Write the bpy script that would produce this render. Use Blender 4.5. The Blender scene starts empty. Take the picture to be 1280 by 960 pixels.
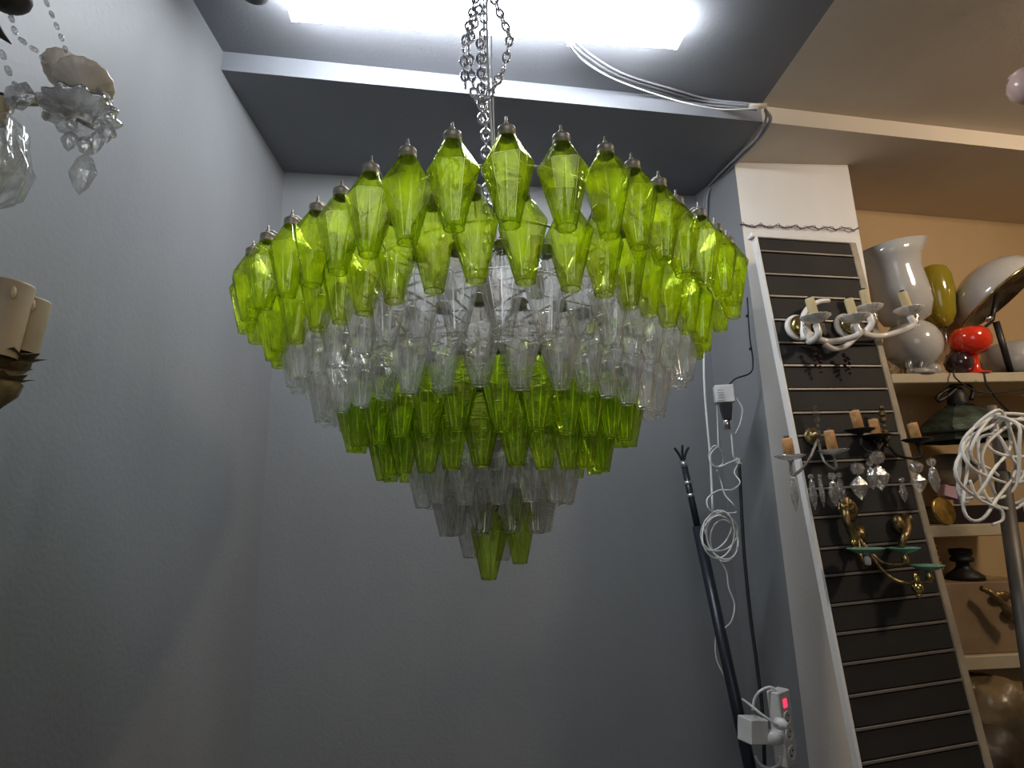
import bpy, bmesh, math, random
from mathutils import Vector as V, Matrix
random.seed(7)
PI = math.pi
sc = bpy.context.scene
col = sc.collection

# ------------------------------------------------------------------ survey: the camera, and points of the room measured from the photograph
F = 740.0
def nrm(v): return v.normalized()
_u = nrm(V((-95, 3291, -740)))
_d = V((-50, -160, -740)); _d = nrm(_d - _u * _d.dot(_u))
_x = _d.cross(_u)
M = Matrix((_x, _d, _u))                 # camera axes -> world axes
CAM = V((0, 0, 1.45))
def ray(px, py): return M @ V((px - 640, 480 - py, -F))
def PY(px, py, Y):
    r = ray(px, py); return CAM + r * (Y / r.y)
def PZ(px, py, Z):
    r = ray(px, py); return CAM + r * ((Z - 1.45) / r.z)
def PPL(px, py, o, n, off=0.0):          # onto the plane through o with normal n, moved off towards the room
    r = ray(px, py); n = n.normalized()
    if n.dot(CAM - o) < 0: n = -n
    o2 = o + n * off
    return CAM + r * ((o2 - CAM).dot(n) / r.dot(n))
def proj(p):
    c = M.transposed() @ (p - CAM); return V((640 + F * c.x / -c.z, 480 - F * c.y / -c.z))
def sx(p): return 0.01 / (proj(p + V((.01, 0, 0))) - proj(p)).length      # metres per pixel across
def sz(p): return 0.01 / (proj(p + V((0, 0, .01))) - proj(p)).length      # metres per pixel upwards

cam_d = bpy.data.cameras.new('camera'); cam = bpy.data.objects.new('camera', cam_d); col.objects.link(cam)
cam_d.sensor_width = 36; cam_d.lens = F / 1280 * 36; cam_d.clip_start = 0.02
cam.matrix_world = Matrix.Translation(CAM) @ M.to_4x4()
sc.camera = cam

# ------------------------------------------------------------------ materials
def newmat(name):
    m = bpy.data.materials.new(name); m.use_nodes = True
    nt = m.node_tree; nt.nodes.clear()
    out = nt.nodes.new('ShaderNodeOutputMaterial')
    return m, nt, out
def N(nt, t, **kw):
    n = nt.nodes.new(t)
    for k, v in kw.items():
        if k in n.inputs: n.inputs[k].default_value = v
        else: setattr(n, k, v)
    return n
def c4(c): return (c[0], c[1], c[2], 1)
def mat(name, c, rough=.5, metal=0., var=.12, scale=8., bump=.0, bscale=40., emis=None, coat=0., trans=0., sub=0., c2=None):
    m, nt, out = newmat(name)
    b = N(nt, 'ShaderNodeBsdfPrincipled', Roughness=rough, Metallic=metal)
    b.inputs['Coat Weight'].default_value = coat
    b.inputs['Transmission Weight'].default_value = trans
    tc = N(nt, 'ShaderNodeTexCoord')
    no = N(nt, 'ShaderNodeTexNoise', Scale=scale, Detail=4.0)
    nt.links.new(tc.outputs['Object'], no.inputs['Vector'])
    r = nt.nodes.new('ShaderNodeValToRGB')
    lo = c2 if c2 else tuple(x * (1 - var) for x in c)
    hi = c if c2 else tuple(min(1, x * (1 + var)) for x in c)
    r.color_ramp.elements[0].position = .35; r.color_ramp.elements[1].position = .65
    r.color_ramp.elements[0].color = c4(lo); r.color_ramp.elements[1].color = c4(hi)
    nt.links.new(no.outputs['Fac'], r.inputs['Fac']); nt.links.new(r.outputs['Color'], b.inputs['Base Color'])
    if bump:
        n2 = N(nt, 'ShaderNodeTexNoise', Scale=bscale, Detail=3.0); bp = N(nt, 'ShaderNodeBump', Strength=bump, Distance=.01)
        nt.links.new(tc.outputs['Object'], n2.inputs['Vector'])
        nt.links.new(n2.outputs['Fac'], bp.inputs['Height']); nt.links.new(bp.outputs['Normal'], b.inputs['Normal'])
    if emis:
        b.inputs['Emission Color'].default_value = c4(emis[0]); b.inputs['Emission Strength'].default_value = emis[1]
    nt.links.new(b.outputs['BSDF'], out.inputs['Surface'])
    return m
def glass(name, tint, edge, glow, glow_f=.1, eg=.55, bumpst=.25, bscale=45., rough=.04, base_f=.04, gtint=(1, 1, 1)):
    """blown glass wall: tinted see-through skin, darker where it is seen edge-on, wavy reflections, refracted light painted in as noisy glow"""
    m, nt, out = newmat(name); L = nt.links.new
    tc = N(nt, 'ShaderNodeTexCoord')
    no = N(nt, 'ShaderNodeTexNoise', Scale=bscale, Detail=3.0, Distortion=.6)
    L(tc.outputs['Object'], no.inputs['Vector'])
    bp = N(nt, 'ShaderNodeBump', Strength=bumpst, Distance=.006); L(no.outputs['Fac'], bp.inputs['Height'])
    lw = N(nt, 'ShaderNodeLayerWeight', Blend=.5); L(bp.outputs['Normal'], lw.inputs['Normal'])
    r = nt.nodes.new('ShaderNodeValToRGB'); e = r.color_ramp.elements
    e[0].position = .25; e[0].color = c4(tint); e[1].position = .88; e[1].color = c4(edge)
    k = e.new(.64); k.color = c4(tuple(t * .66 + d * .34 for t, d in zip(tint, edge)))
    L(lw.outputs['Facing'], r.inputs['Fac'])
    tr = N(nt, 'ShaderNodeBsdfTransparent'); L(r.outputs['Color'], tr.inputs['Color'])
    gl = N(nt, 'ShaderNodeBsdfGlossy', Roughness=rough, Color=c4(gtint)); L(bp.outputs['Normal'], gl.inputs['Normal'])
    tl = N(nt, 'ShaderNodeBsdfTranslucent', Color=c4(glow)); L(bp.outputs['Normal'], tl.inputs['Normal'])
    n4 = N(nt, 'ShaderNodeTexNoise', Scale=22., Detail=3.0, Distortion=1.2); mp4 = N(nt, 'ShaderNodeMapping'); mp4.inputs['Scale'].default_value = (1, 1, .45)
    oi = N(nt, 'ShaderNodeObjectInfo'); L(tc.outputs['Object'], mp4.inputs['Vector']); L(oi.outputs['Random'], mp4.inputs['Location']); L(mp4.outputs[0], n4.inputs['Vector'])
    mr = N(nt, 'ShaderNodeMapRange'); mr.inputs['From Min'].default_value = .38; mr.inputs['From Max'].default_value = .68; mr.inputs['To Min'].default_value = glow_f * .3; mr.inputs['To Max'].default_value = min(.9, glow_f * 2.2)  # noise makes the glow patchy, painting in streaks of refracted light
    L(n4.outputs['Fac'], mr.inputs['Value'])
    iv = N(nt, 'ShaderNodeMath', operation='SUBTRACT'); iv.inputs[0].default_value = 1.15; L(lw.outputs['Facing'], iv.inputs[1])
    ml = N(nt, 'ShaderNodeMath', operation='MULTIPLY', use_clamp=True); L(mr.outputs[0], ml.inputs[0]); L(iv.outputs[0], ml.inputs[1])
    m0 = N(nt, 'ShaderNodeMixShader'); L(ml.outputs[0], m0.inputs['Fac']); L(tr.outputs[0], m0.inputs[1]); L(tl.outputs[0], m0.inputs[2])
    p = N(nt, 'ShaderNodeMath', operation='POWER'); L(lw.outputs['Facing'], p.inputs[0]); p.inputs[1].default_value = 3.5
    a = N(nt, 'ShaderNodeMath', operation='MULTIPLY_ADD'); L(p.outputs[0], a.inputs[0]); a.inputs[1].default_value = eg; a.inputs[2].default_value = base_f
    mx = N(nt, 'ShaderNodeMixShader'); L(a.outputs[0], mx.inputs['Fac']); L(m0.outputs[0], mx.inputs[1]); L(gl.outputs[0], mx.inputs[2])
    L(mx.outputs[0], out.inputs['Surface'])
    return m
def wallmat(name, c, rough=.5, streak=.06):
    m, nt, out = newmat(name); L = nt.links.new
    b = N(nt, 'ShaderNodeBsdfPrincipled', Roughness=rough)
    b.inputs['Specular IOR Level'].default_value = .35
    tc = N(nt, 'ShaderNodeTexCoord')
    mp = N(nt, 'ShaderNodeMapping'); mp.inputs['Scale'].default_value = (1.6, 1.6, .7); L(tc.outputs['Object'], mp.inputs['Vector'])
    n1 = N(nt, 'ShaderNodeTexNoise', Scale=1.5, Detail=5.0); L(mp.outputs[0], n1.inputs['Vector'])
    r = nt.nodes.new('ShaderNodeValToRGB'); r.color_ramp.elements[0].position = .3; r.color_ramp.elements[1].position = .7
    r.color_ramp.elements[0].color = c4([x * (1 - streak) for x in c]); r.color_ramp.elements[1].color = c4([x * (1 + streak) for x in c])
    L(n1.outputs['Fac'], r.inputs['Fac'])
    vo = N(nt, 'ShaderNodeTexVoronoi', Scale=2.2); L(tc.outputs['Object'], vo.inputs['Vector'])     # small chips in the paint
    lt = N(nt, 'ShaderNodeMath', operation='LESS_THAN'); L(vo.outputs['Distance'], lt.inputs[0]); lt.inputs[1].default_value = .012
    mc = N(nt, 'ShaderNodeMix', data_type='RGBA'); L(lt.outputs[0], mc.inputs[0]); L(r.outputs['Color'], mc.inputs[6]); mc.inputs[7].default_value = (.55, .55, .55, 1)
    L(mc.outputs[2], b.inputs['Base Color'])
    n2 = N(nt, 'ShaderNodeTexNoise', Scale=70., Detail=4.0); L(tc.outputs['Object'], n2.inputs['Vector'])
    n3 = N(nt, 'ShaderNodeTexNoise', Scale=4., Detail=2.0); L(tc.outputs['Object'], n3.inputs['Vector'])
    ad = N(nt, 'ShaderNodeMath', operation='MULTIPLY_ADD'); L(n3.outputs['Fac'], ad.inputs[0]); ad.inputs[1].default_value = 2.; L(n2.outputs['Fac'], ad.inputs[2])
    bp = N(nt, 'ShaderNodeBump', Strength=.12, Distance=.01); L(ad.outputs[0], bp.inputs['Height']); L(bp.outputs['Normal'], b.inputs['Normal'])
    L(b.outputs[0], out.inputs['Surface'])
    return m
def emit(name, c, s):
    m, nt, out = newmat(name); e = N(nt, 'ShaderNodeEmission', Color=c4(c), Strength=s); nt.links.new(e.outputs[0], out.inputs['Surface']); return m

MT = dict(
    grey=wallmat('grey blue wall paint', (.245, .252, .262)),
    greyc=wallmat('dark grey ceiling paint', (.20, .205, .225), .6),
    cream=wallmat('cream wall paint', (.62, .54, .44), .6),
    ochre=wallmat('ochre cream wall paint', (.46, .32, .17), .6),
    pillar=wallmat('pale pillar paint', (.80, .77, .735), .5),
    floor=mat('grey floor tiles', (.16, .15, .14), .4),
    green=glass('lime green blown glass', (.86, .92, .46), (.10, .20, .005), (.80, 1.0, .01), .30, eg=.22, bumpst=.2, gtint=(.93, 1, .5), base_f=.07),
    green2=glass('deep green blown glass', (.77, .85, .40), (.07, .14, .005), (.55, .82, .01), .18, eg=.18, bumpst=.18, gtint=(.9, 1, .55), base_f=.06),
    gridge=glass('green glass ridge highlight', (.80, .90, .25), (.01, .04, .0), (.88, 1, .05), .50, eg=.2, bumpst=.05, base_f=.16, gtint=(.97, 1, .6)),  # yellower glow paints bright highlights along the green edges
    cridge=glass('clear glass ridge highlight', (.9, .9, .9), (.22, .22, .22), (1, 1, .98), .75, bumpst=.05, base_f=.35),  # whiter glow paints bright highlights along the clear edges
    clear=glass('clear blown glass', (.96, .96, .95), (.5, .5, .48), (1, .98, .95), .17, bumpst=.3, base_f=.11),
    smoke=glass('smoky clear glass', (.88, .87, .85), (.3, .3, .29), (.9, .9, .86), .15, bumpst=.3, base_f=.05),
    crystal=glass('cut crystal', (.95, .95, .95), (.40, .40, .40), (1, 1, 1), .30, bumpst=.6, bscale=90., base_f=.36, rough=.12),
    bulb=glass('clear bulb glass', (.85, .82, .76), (.4, .38, .33), (.9, .8, .6), .15, bumpst=.1),
    capm=mat('tarnished pewter metal', (.50, .46, .37), .45, .45, .3, 60.),
    cupm=mat('cream frosted glass', (.85, .76, .66), .3, var=.1, scale=30.),
    umber=mat('dark umber wood', (.025, .018, .016), .5),
    wire=mat('off-white enamelled wire', (.62, .60, .54), .4, .2),
    frame=mat('brownish frame metal', (.30, .24, .18), .45, .5, .3, 30.),
    chrome=mat('bright chrome', (.75, .75, .78), .18, 1.),
    black=mat('black plastic', (.018, .018, .02), .4),
    blackm=mat('black iron', (.02, .018, .016), .5, .3, .3, 20., .3),
    navy=mat('dark blue pole paint', (.022, .026, .038), .35, .3),
    white=mat('white plastic', (.72, .71, .68), .4),
    wcable=mat('white cable sheath', (.80, .80, .77), .45),
    gcable=mat('grey cable sheath', (.26, .26, .28), .5),
    red=mat('red glass', (.75, .035, .008), .12, coat=.8),
    redlit=mat('lit red switch', (.8, .02, .05), .3, emis=((1, .03, .08), 1.2)),
    opal=mat('opal white glass', (.50, .485, .465), .12, coat=.5, var=.03),
    opald=mat('greyish opal glass', (.40, .38, .37), .2, coat=.3, var=.05),
    ceram=mat('white ceramic', (.86, .81, .75), .2, coat=.4, var=.08),
    candle=mat('cream candle sleeve', (.62, .50, .27), .55, var=.1),
    cork=mat('cork coloured candle sleeve', (.58, .30, .11), .6, var=.25, scale=40.),
    tan=mat('tan card sleeve', (.46, .36, .22), .6, var=.15, scale=12.),
    brass=mat('polished brass', (.55, .43, .16), .2, 1., .2, 30.),
    dbrass=mat('aged brass', (.24, .17, .08), .35, .9, .4, 25., .4, 60.),
    gilt=mat('dark gilded wood', (.16, .12, .055), .5, .2, .5, 30., .5),
    olive=mat('olive yellow glass', (.30, .24, .015), .12, coat=.6, var=.1, scale=5.),
    shelf=mat('cream painted board', (.50, .42, .29), .5, var=.08),
    slat=mat('black brown slat board', (.012, .0105, .0095), .75, var=.3, scale=6.),
    alu=mat('aluminium strip', (.22, .20, .18), .5, .6, .1),
    wood=mat('pale wood edging', (.36, .30, .22), .5, var=.15, scale=10.),
    verdi=mat('verdigris iron', (.035, .045, .035), .5, .5, .5, 14., .4, c2=(.09, .12, .09)),
    teal=mat('pale green glazed dish', (.16, .36, .25), .2, coat=.5),
    purple=mat('dark purple glass', (.035, .014, .018), .08, coat=.8),
    card=mat('brown cardboard', (.26, .17, .09), .7, var=.12),
    wrap=mat('crumpled translucent wrap', (.20, .135, .065), .3, var=.5, scale=5., bump=.9, bscale=9.),
    pink=mat('pale pink frosted glass', (.72, .50, .44), .25),
    steel=mat('dull steel tube', (.12, .11, .10), .5, .6, .2),
    mauve=mat('mauve card', (.55, .36, .45), .6), lilac=mat('lilac white card', (.50, .48, .60), .6),
    tube=emit('lit tube', (.90, .95, 1.0), 28.), tubeend=mat('white fitting plastic', (.8, .8, .82), .4),
)

# ------------------------------------------------------------------ mesh collecting
LOC = {}
class MB:
    def __init__(s): s.v = []; s.f = []; s.sm = []
    def add(s, vs, fs, smooth=False):
        o = len(s.v); s.v += [V(p) for p in vs]; s.f += [[i + o for i in f] for f in fs]; s.sm += [smooth] * len(fs); return s
    def lathe(s, prof, origin=V((0, 0, 0)), segs=24, mx=None, smooth=True, wav=0, wn=8, cap0=False, cap1=False):
        mx = mx or Matrix.Identity(3); vs = []; fs = []
        for i, (r, z) in enumerate(prof):
            for k in range(segs):
                a = 2 * PI * k / segs; rr = r * (1 + wav * math.cos(wn * a))
                vs.append(origin + mx @ V((rr * math.cos(a), rr * math.sin(a), z)))
        for i in range(len(prof) - 1):
            for k in range(segs):
                k2 = (k + 1) % segs; fs.append([i * segs + k, i * segs + k2, (i + 1) * segs + k2, (i + 1) * segs + k])
        if cap0: fs.append(list(range(segs))[::-1])
        if cap1: fs.append([(len(prof) - 1) * segs + k for k in range(segs)])
        return s.add(vs, fs, smooth)
    def tube(s, pts, r, segs=8, closed=False, r1=None, smooth=True):
        pts = [V(p) for p in pts]; n = len(pts); vs = []; fs = []; prev = None
        for i, p in enumerate(pts):
            a = pts[(i - 1) % n] if (closed or i) else p; b = pts[(i + 1) % n] if (closed or i < n - 1) else p
            t = (b - a).normalized() if (b - a).length > 1e-9 else V((0, 0, 1))
            if prev is None:
                up = V((0, 0, 1)) if abs(t.z) < .9 else V((1, 0, 0)); nn = t.cross(up).normalized()
            else:
                nn = (prev - t * prev.dot(t)).normalized()
            prev = nn; bb = t.cross(nn); rr = r if r1 is None else r + (r1 - r) * i / max(1, n - 1)
            for k in range(segs):
                an = 2 * PI * k / segs; vs.append(p + nn * (rr * math.cos(an)) + bb * (rr * math.sin(an)))
        m = n if closed else n - 1
        for i in range(m):
            j = (i + 1) % n
            for k in range(segs):
                k2 = (k + 1) % segs; fs.append([i * segs + k, i * segs + k2, j * segs + k2, j * segs + k])
        if not closed:
            fs.append(list(range(segs))[::-1]); fs.append([(n - 1) * segs + k for k in range(segs)])
        return s.add(vs, fs, smooth)
    def box(s, c, size, mx=None):
        mx = mx or Matrix.Identity(3); h = [x / 2 for x in size]
        b = min(.12 * min(size), .004); vs = []
        bm = bmesh.new(); bmesh.ops.create_cube(bm, size=1)
        for q in bm.verts: q.co = V((q.co.x * size[0], q.co.y * size[1], q.co.z * size[2]))
        bmesh.ops.bevel(bm, geom=bm.edges[:], offset=b, segments=1, affect='EDGES')
        bm.verts.index_update()
        s.add([V(c) + mx @ q.co for q in bm.verts], [[q.index for q in f.verts] for f in bm.faces]); bm.free(); return s
    def quad(s, a, b, c, d): return s.add([a, b, c, d], [[0, 1, 2, 3]])
    def slab(s, poly, off):
        n = len(poly); off = V(off); vs = [V(p) for p in poly] + [V(p) + off for p in poly]
        return s.add(vs, [list(range(n))[::-1], list(range(n, 2 * n))] + [[i, (i + 1) % n, n + (i + 1) % n, n + i] for i in range(n)])
    def sphere(s, c, r, segs=16, sc3=(1, 1, 1), mx=None, smooth=True, rings=None):
        rings = rings or segs // 2
        mx = mx or Matrix.Identity(3); pr = [(r * math.sin(PI * i / rings), -r * math.cos(PI * i / rings)) for i in range(rings + 1)]
        pr[0] = (r * .02, -r); pr[-1] = (r * .02, r)
        S = Matrix.Diagonal(V(sc3)); return s.lathe(pr, V(c), segs, mx @ S, smooth)
    def build(s, name, m, parent=None, raw=False):
        me = bpy.data.meshes.new(name); o = bpy.data.objects.new(name, me); col.objects.link(o)
        base = V((0, 0, 0))
        if parent is not None:
            o.parent = parent; base = LOC.get(parent.name, V((0, 0, 0))); LOC[o.name] = base
            if raw: base = V((0, 0, 0))
        elif not raw:
            lo = V([min(p[i] for p in s.v) for i in range(3)]); hi = V([max(p[i] for p in s.v) for i in range(3)])
            base = (lo + hi) / 2; base.z = lo.z; o.location = base; LOC[o.name] = base.copy()
        me.from_pydata([p - base for p in s.v], [], s.f)
        for p, q in zip(me.polygons, s.sm): p.use_smooth = q
        bm = bmesh.new(); bm.from_mesh(me); bmesh.ops.recalc_face_normals(bm, faces=bm.faces); bm.to_mesh(me); bm.free()
        me.materials.append(m)
        return o
def tag(o, label=None, cat=None, group=None, kind=None):
    if label: o['label'] = label
    if cat: o['category'] = cat
    if group: o['group'] = group
    if kind: o['kind'] = kind
    return o
def thing(name, loc, label, cat, group=None):
    o = bpy.data.objects.new(name, None); col.objects.link(o); o.location = loc; LOC[o.name] = V(loc); o.empty_display_size = .05
    return tag(o, label, cat, group)
def struct(name, mb, m): return tag(mb.build(name, m), kind='structure')
def smooth_pts(pts, n=6):                # Catmull-Rom through the points
    pts = [V(p) for p in pts]; q = [pts[0] * 2 - pts[1]] + pts + [pts[-1] * 2 - pts[-2]]; out = []
    for i in range(1, len(q) - 2):
        for k in range(n):
            t = k / n; a, b, c, d = q[i - 1], q[i], q[i + 1], q[i + 2]
            out.append(.5 * ((2 * b) + (c - a) * t + (2 * a - 5 * b + 4 * c - d) * t * t + (3 * b - a - 3 * c + d) * t ** 3))
    out.append(pts[-1]); return out

# ------------------------------------------------------------------ room shell
ZR, ZF = 3.20, 3.285                      # rear and front ceiling heights
A = PZ(355, 215, ZR); B = PZ(868, 245, ZR); C_ = PZ(918, 203, ZR)
SL = PZ(285, 88, ZR); SR = PZ(950, 152, ZR); SRR = PZ(1280, 188, ZR)
def fl(p, z): return V((p.x, p.y, z))
ld = (A - V((-.98, 1.2, ZR))); ld.z = 0
L0 = V((-1.03, -2.2, 0))
LW = V((A.x, A.y, 0))
mid = V((-.985, 1.5, 0))
m = MB()
for a, b in ((L0, mid), (mid, LW)):
    m.quad(fl(a, 0), fl(b, 0), fl(b, 3.5), fl(a, 3.5))
struct('wall_left', m, MT['grey'])
m = MB(); e = (A - B).normalized(); m.slab([fl(A, 0), fl(B, 0), fl(B, 3.4), fl(A, 3.4)], (-e.y * -.08, .08, 0)); struct('wall_back', m, MT['grey'])
PE = V((PZ(1060, 206, ZR).x, C_.y + .01, 0))
m = MB(); m.quad(fl(B, 0), fl(C_, 0), fl(C_, 3.4), fl(B, 3.4)); struct('wall_niche_right', m, MT['grey'])
# pillar: pale front and hidden shelf side
SW = PZ(1070, 262, ZR); SW2 = PZ(1280, 278, ZR); SW3 = V((4.3, SW2.y + .12, 0))
m = MB(); m.slab([fl(C_, 0), fl(PE, 0), fl(PE, 3.22), fl(C_, 3.22)], (0, .10, 0)); struct('wall_pillar', m, MT['pillar'])
m = MB(); m.quad(fl(PE, 0), fl(PE, 3.3) , V((PE.x, SW.y, 3.3)), V((PE.x, SW.y, 0))); struct('wall_pillar_side', m, MT['cream'])
m = MB(); m.slab([V((PE.x - .05, SW.y - .03, 0)), fl(SW, 0), fl(SW3, 0), fl(SW3, 3.3), fl(SW, 3.3), V((PE.x - .05, SW.y - .03, 3.3))], (0, .08, 0)); struct('wall_shelf_back', m, MT['ochre'])
m = MB(); m.quad(V((4.3, -2.2, 0)), V((4.3, 3.6, 0)), V((4.3, 3.6, 3.5)), V((4.3, -2.2, 3.5))); struct('wall_right', m, MT['ochre'])
m = MB(); m.quad(V((-1.1, -2.2, 0)), V((4.3, -2.2, 0)), V((4.3, 3.6, 0)), V((-1.1, 3.6, 0))); struct('floor', m, MT['floor'])
XB = 1.365
def stepy(x):
    if x <= SR.x: t = (x - SL.x) / (SR.x - SL.x); return SL.y + (SR.y - SL.y) * t
    t = (x - SR.x) / (SRR.x - SR.x); return SR.y + (SRR.y - SR.y) * t
def ceilp(name, x0, x1, z, y0, y1, mt):
    m = MB(); f = lambda y, x: stepy(x) if y is None else y
    m.quad(V((x0, f(y0, x0), z)), V((x1, f(y0, x1), z)), V((x1, f(y1, x1), z)), V((x0, f(y1, x0), z)))
    struct(name, m, mt)
ceilp('ceiling', -1.1, XB, ZR, None, 3.4, MT['greyc']); ceilp('ceiling', -1.1, XB, ZF, -2.2, None, MT['greyc'])
ceilp('ceiling', XB, 4.3, ZR, None, 3.6, MT['cream']); ceilp('ceiling', XB, 4.3, ZF, -2.2, None, MT['cream'])
for nm, x0, x1, mt in (('trim_1', -1.1, XB, wallmat('grey step paint', (.26, .27, .30))), ('trim_2', XB, 4.3, MT['cream'])):
    m = MB(); m.quad(V((x0, stepy(x0), ZR)), V((x1, stepy(x1), ZR)), V((x1, stepy(x1), ZF + .01)), V((x0, stepy(x0), ZF + .01))); struct(nm, m, mt)
# thin plaster crack and twisted wire across the pillar under its top
PN = V((0, 1, 0)); PO = V((C_.x, C_.y, 0))
def PIL(px, py, off=.01): return PPL(px, py, PO, PN, off)
t = []
for i in range(41):
    u = i / 40; p = PIL(925 + 149 * u, 281.5 + 5 * u, .006); t.append(p + V((0, 0, .006 * math.sin(u * 45))))
t2 = [p + V((0, -.003, .012 * math.sin(i * 2.1))) for i, p in enumerate(t)]
o = MB().tube(t, .0028, 6).tube(t2, .0018, 6).build('twisted_wire', mat('brown violet wire', (.10, .07, .085), .5)); tag(o, 'thin dark twisted wire strung across the top of the pale pillar', 'wire')

# ------------------------------------------------------------------ big glass chandelier
AX = V((.052, 1.46, 0))
H = .164
def poly_mesh(name, mt, h=H, rb=.0450, seed=0, ribs=False, rd='gridge'):
    rnd = random.Random(seed); bm = bmesh.new(); rings = []
    S = 12
    prof = [(.0165, 0., 0), (.0185, .006, 0), (rb, h * .64, 1), (.0145, h * .965, 0), (.0135, h, 0)]
    for r, z, belt in prof:
        rg = []
        for k in range(S):
            a = 2 * PI * k / S; rr = r; zz = z
            if belt:
                rr = r if k % 2 == 0 else r * math.cos(PI / 6)
                zz = z + (rnd.uniform(-.004, .004) if k % 2 == 0 else 0)
            rg.append(bm.verts.new((rr * math.cos(a), rr * math.sin(a), zz)))
        rings.append(rg)
    for i in (1, 3):                     # make belt midpoints sit on the straight belt edges
        pass
    b = rings[2]
    for k in range(1, S, 2): b[k].co.z = (b[k - 1].co.z + b[(k + 1) % S].co.z) / 2
    for i in range(len(rings) - 1):
        for k in range(S):
            k2 = (k + 1) % S; bm.faces.new((rings[i][k], rings[i][k2], rings[i + 1][k2], rings[i + 1][k]))
    bmesh.ops.recalc_face_normals(bm, faces=bm.faces)
    eds = [e for e in bm.edges if len(e.link_faces) == 2 and e.calc_face_angle(0) > .14 and .01 < (e.verts[0].co.z + e.verts[1].co.z) / 2 < h * .96]
    bv = bmesh.ops.bevel(bm, geom=eds, offset=.0013, segments=2, affect='EDGES', clamp_overlap=True)
    for f_ in bv['faces']: f_.material_index = 1  # bevel strips carry the painted edge highlight
    # rolled lip round the open bottom, brightened with the ridge highlight material
    lip = MB().tube([(.0168 * math.cos(2 * PI * k / 18), .0168 * math.sin(2 * PI * k / 18), 0) for k in range(18)], .0011, 5, True)
    if ribs:
        for q in range(9):
            z = .012 + q * .009; r = .0190 + (rb - .0185) * z / (h * .66)
            lip.tube([((r) * math.cos(2 * PI * k / 18), (r) * math.sin(2 * PI * k / 18), z + .006 * math.sin(2 * PI * k / 18)) for k in range(18)], .0009, 4, True)
    o = len(bm.verts); vs = [bm.verts.new(p) for p in lip.v]
    for f in lip.f: bm.faces.new([vs[i] for i in f]).material_index = 1
    me = bpy.data.meshes.new(name); bm.to_mesh(me); bm.free(); me.materials.append(mt); me.materials.append(MT[rd]); return me
def cap_mesh():
    m = MB()
    m.lathe([(.0152, H - .010), (.0158, H - .004), (.0140, H + .001), (.0160, H + .003), (.0150, H + .008), (.007, H + .013), (.004, H + .014)], segs=14)
    m.tube([(0, 0, H + .012), (0, 0, H + .030)], .0022, 6)
    m.tube([(0, 0, H + .016), (-.010, 0, H + .019), (-.028, 0, H + .010), (-.060, 0, H - .018)], .0019, 6)
    m.sphere((0, 0, H + .017), .0048, 8)
    me = bpy.data.meshes.new('metal_cap'); me.from_pydata(m.v, [], m.f)
    for p in me.polygons: p.use_smooth = True
    me.materials.append(MT['capm']); return me
G = [poly_mesh('green_glass', MT['green'], seed=i) for i in range(4)]
GD = [poly_mesh('green_glass_dark', MT['green2'], seed=i + 9) for i in range(3)]
CL = [poly_mesh('clear_glass', MT['clear'], seed=i + 20, rd='cridge') for i in range(4)]
SM = [poly_mesh('smoky_glass', MT['smoke'], seed=i + 30, rd='cridge') for i in range(2)]
SP = poly_mesh('ribbed_glass', MT['clear'], seed=50, ribs=True, rd='cridge')
CAPM = cap_mesh()
ch = thing('chandelier', V((AX.x, AX.y, 1.28)), 'huge tiered chandelier of lime green and clear faceted glass, hanging mid-room from a chain', 'chandelier')
#        radius, bottom z, front lift, count, kind
TIERS = [(.552, 1.906, .0, 39, 'g', .046), (.495, 1.830, .004, 38, 'g', .038), (.452, 1.762, 0, 36, 'c', .030), (.386, 1.683, 0, 32, 'c', .026),
         (.318, 1.614, 0, 26, 'd', .018), (.254, 1.549, 0, 23, 'd', .012), (.176, 1.478, 0, 15, 'c', 0), (.116, 1.414, 0, 10, 's', 0)]
SHIFT = [.016, .006, .006, .003, .003, .003, .003, .003]
def rad(R, a, amp): return R + amp * math.cos(4 * (a + PI / 2))      # the plan is a softly four-cornered ring
spots = []
for ti, (R, z, lift, n, k, am) in enumerate(TIERS):
    off = (.5 if ti % 2 else 0) * 2 * PI / n
    fine = [2 * PI * q / 720 for q in range(721)]; cum = [0.0]             # even spacing along the ring
    for q in range(720):
        u0, u1 = fine[q] - PI / 2, fine[q + 1] - PI / 2; r0, r1_ = rad(R, u0, am), rad(R, u1, am)
        cum.append(cum[-1] + math.hypot(r1_ * math.cos(u1) - r0 * math.cos(u0), r1_ * math.sin(u1) - r0 * math.sin(u0)))
    for i in range(n):
        want = cum[-1] * ((i + (.5 if ti % 2 else 0)) / n); q = min(719, next(w_ for w_ in range(720) if cum[w_ + 1] >= want))
        a = -PI / 2 + fine[q] + (want - cum[q]) / (cum[q + 1] - cum[q]) * fine[1] + random.uniform(-.012, .012) * (.5 / R) * .8
        ra = rad(R, a, am) + (.012 * abs(math.cos(a)) if ti == 0 else 0); p = V((AX.x + SHIFT[ti] + ra * math.cos(a), AX.y + ra * math.sin(a), z + lift * max(0, -math.sin(a)) + (.024 if ti == 0 else .008 if ti == 1 else 0) * max(-.3, math.cos(a)) + random.uniform(-.004, .004)))
        spots.append((p, a, k, ti))
def cen(px, py, Y): return PY(px, py, Y)
q = cen(611, 724, 1.41); spots.append((q, -PI / 2, 'd', 8))
q = cen(650, 704, 1.44); spots.append((q, -.5, 'd', 8))
q = cen(588, 697, 1.47); spots.append((q, 2.6, 's', 8))
q = cen(628, 700, 1.53); spots.append((q, 1.4, 's', 8))
gs = sorted([s for s in spots if s[2] in 'gd'], key=lambda s: (s[0] - CAM).length)
cs = sorted([s for s in spots if s[2] in 'cs'], key=lambda s: (s[0] - CAM).length)
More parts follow.
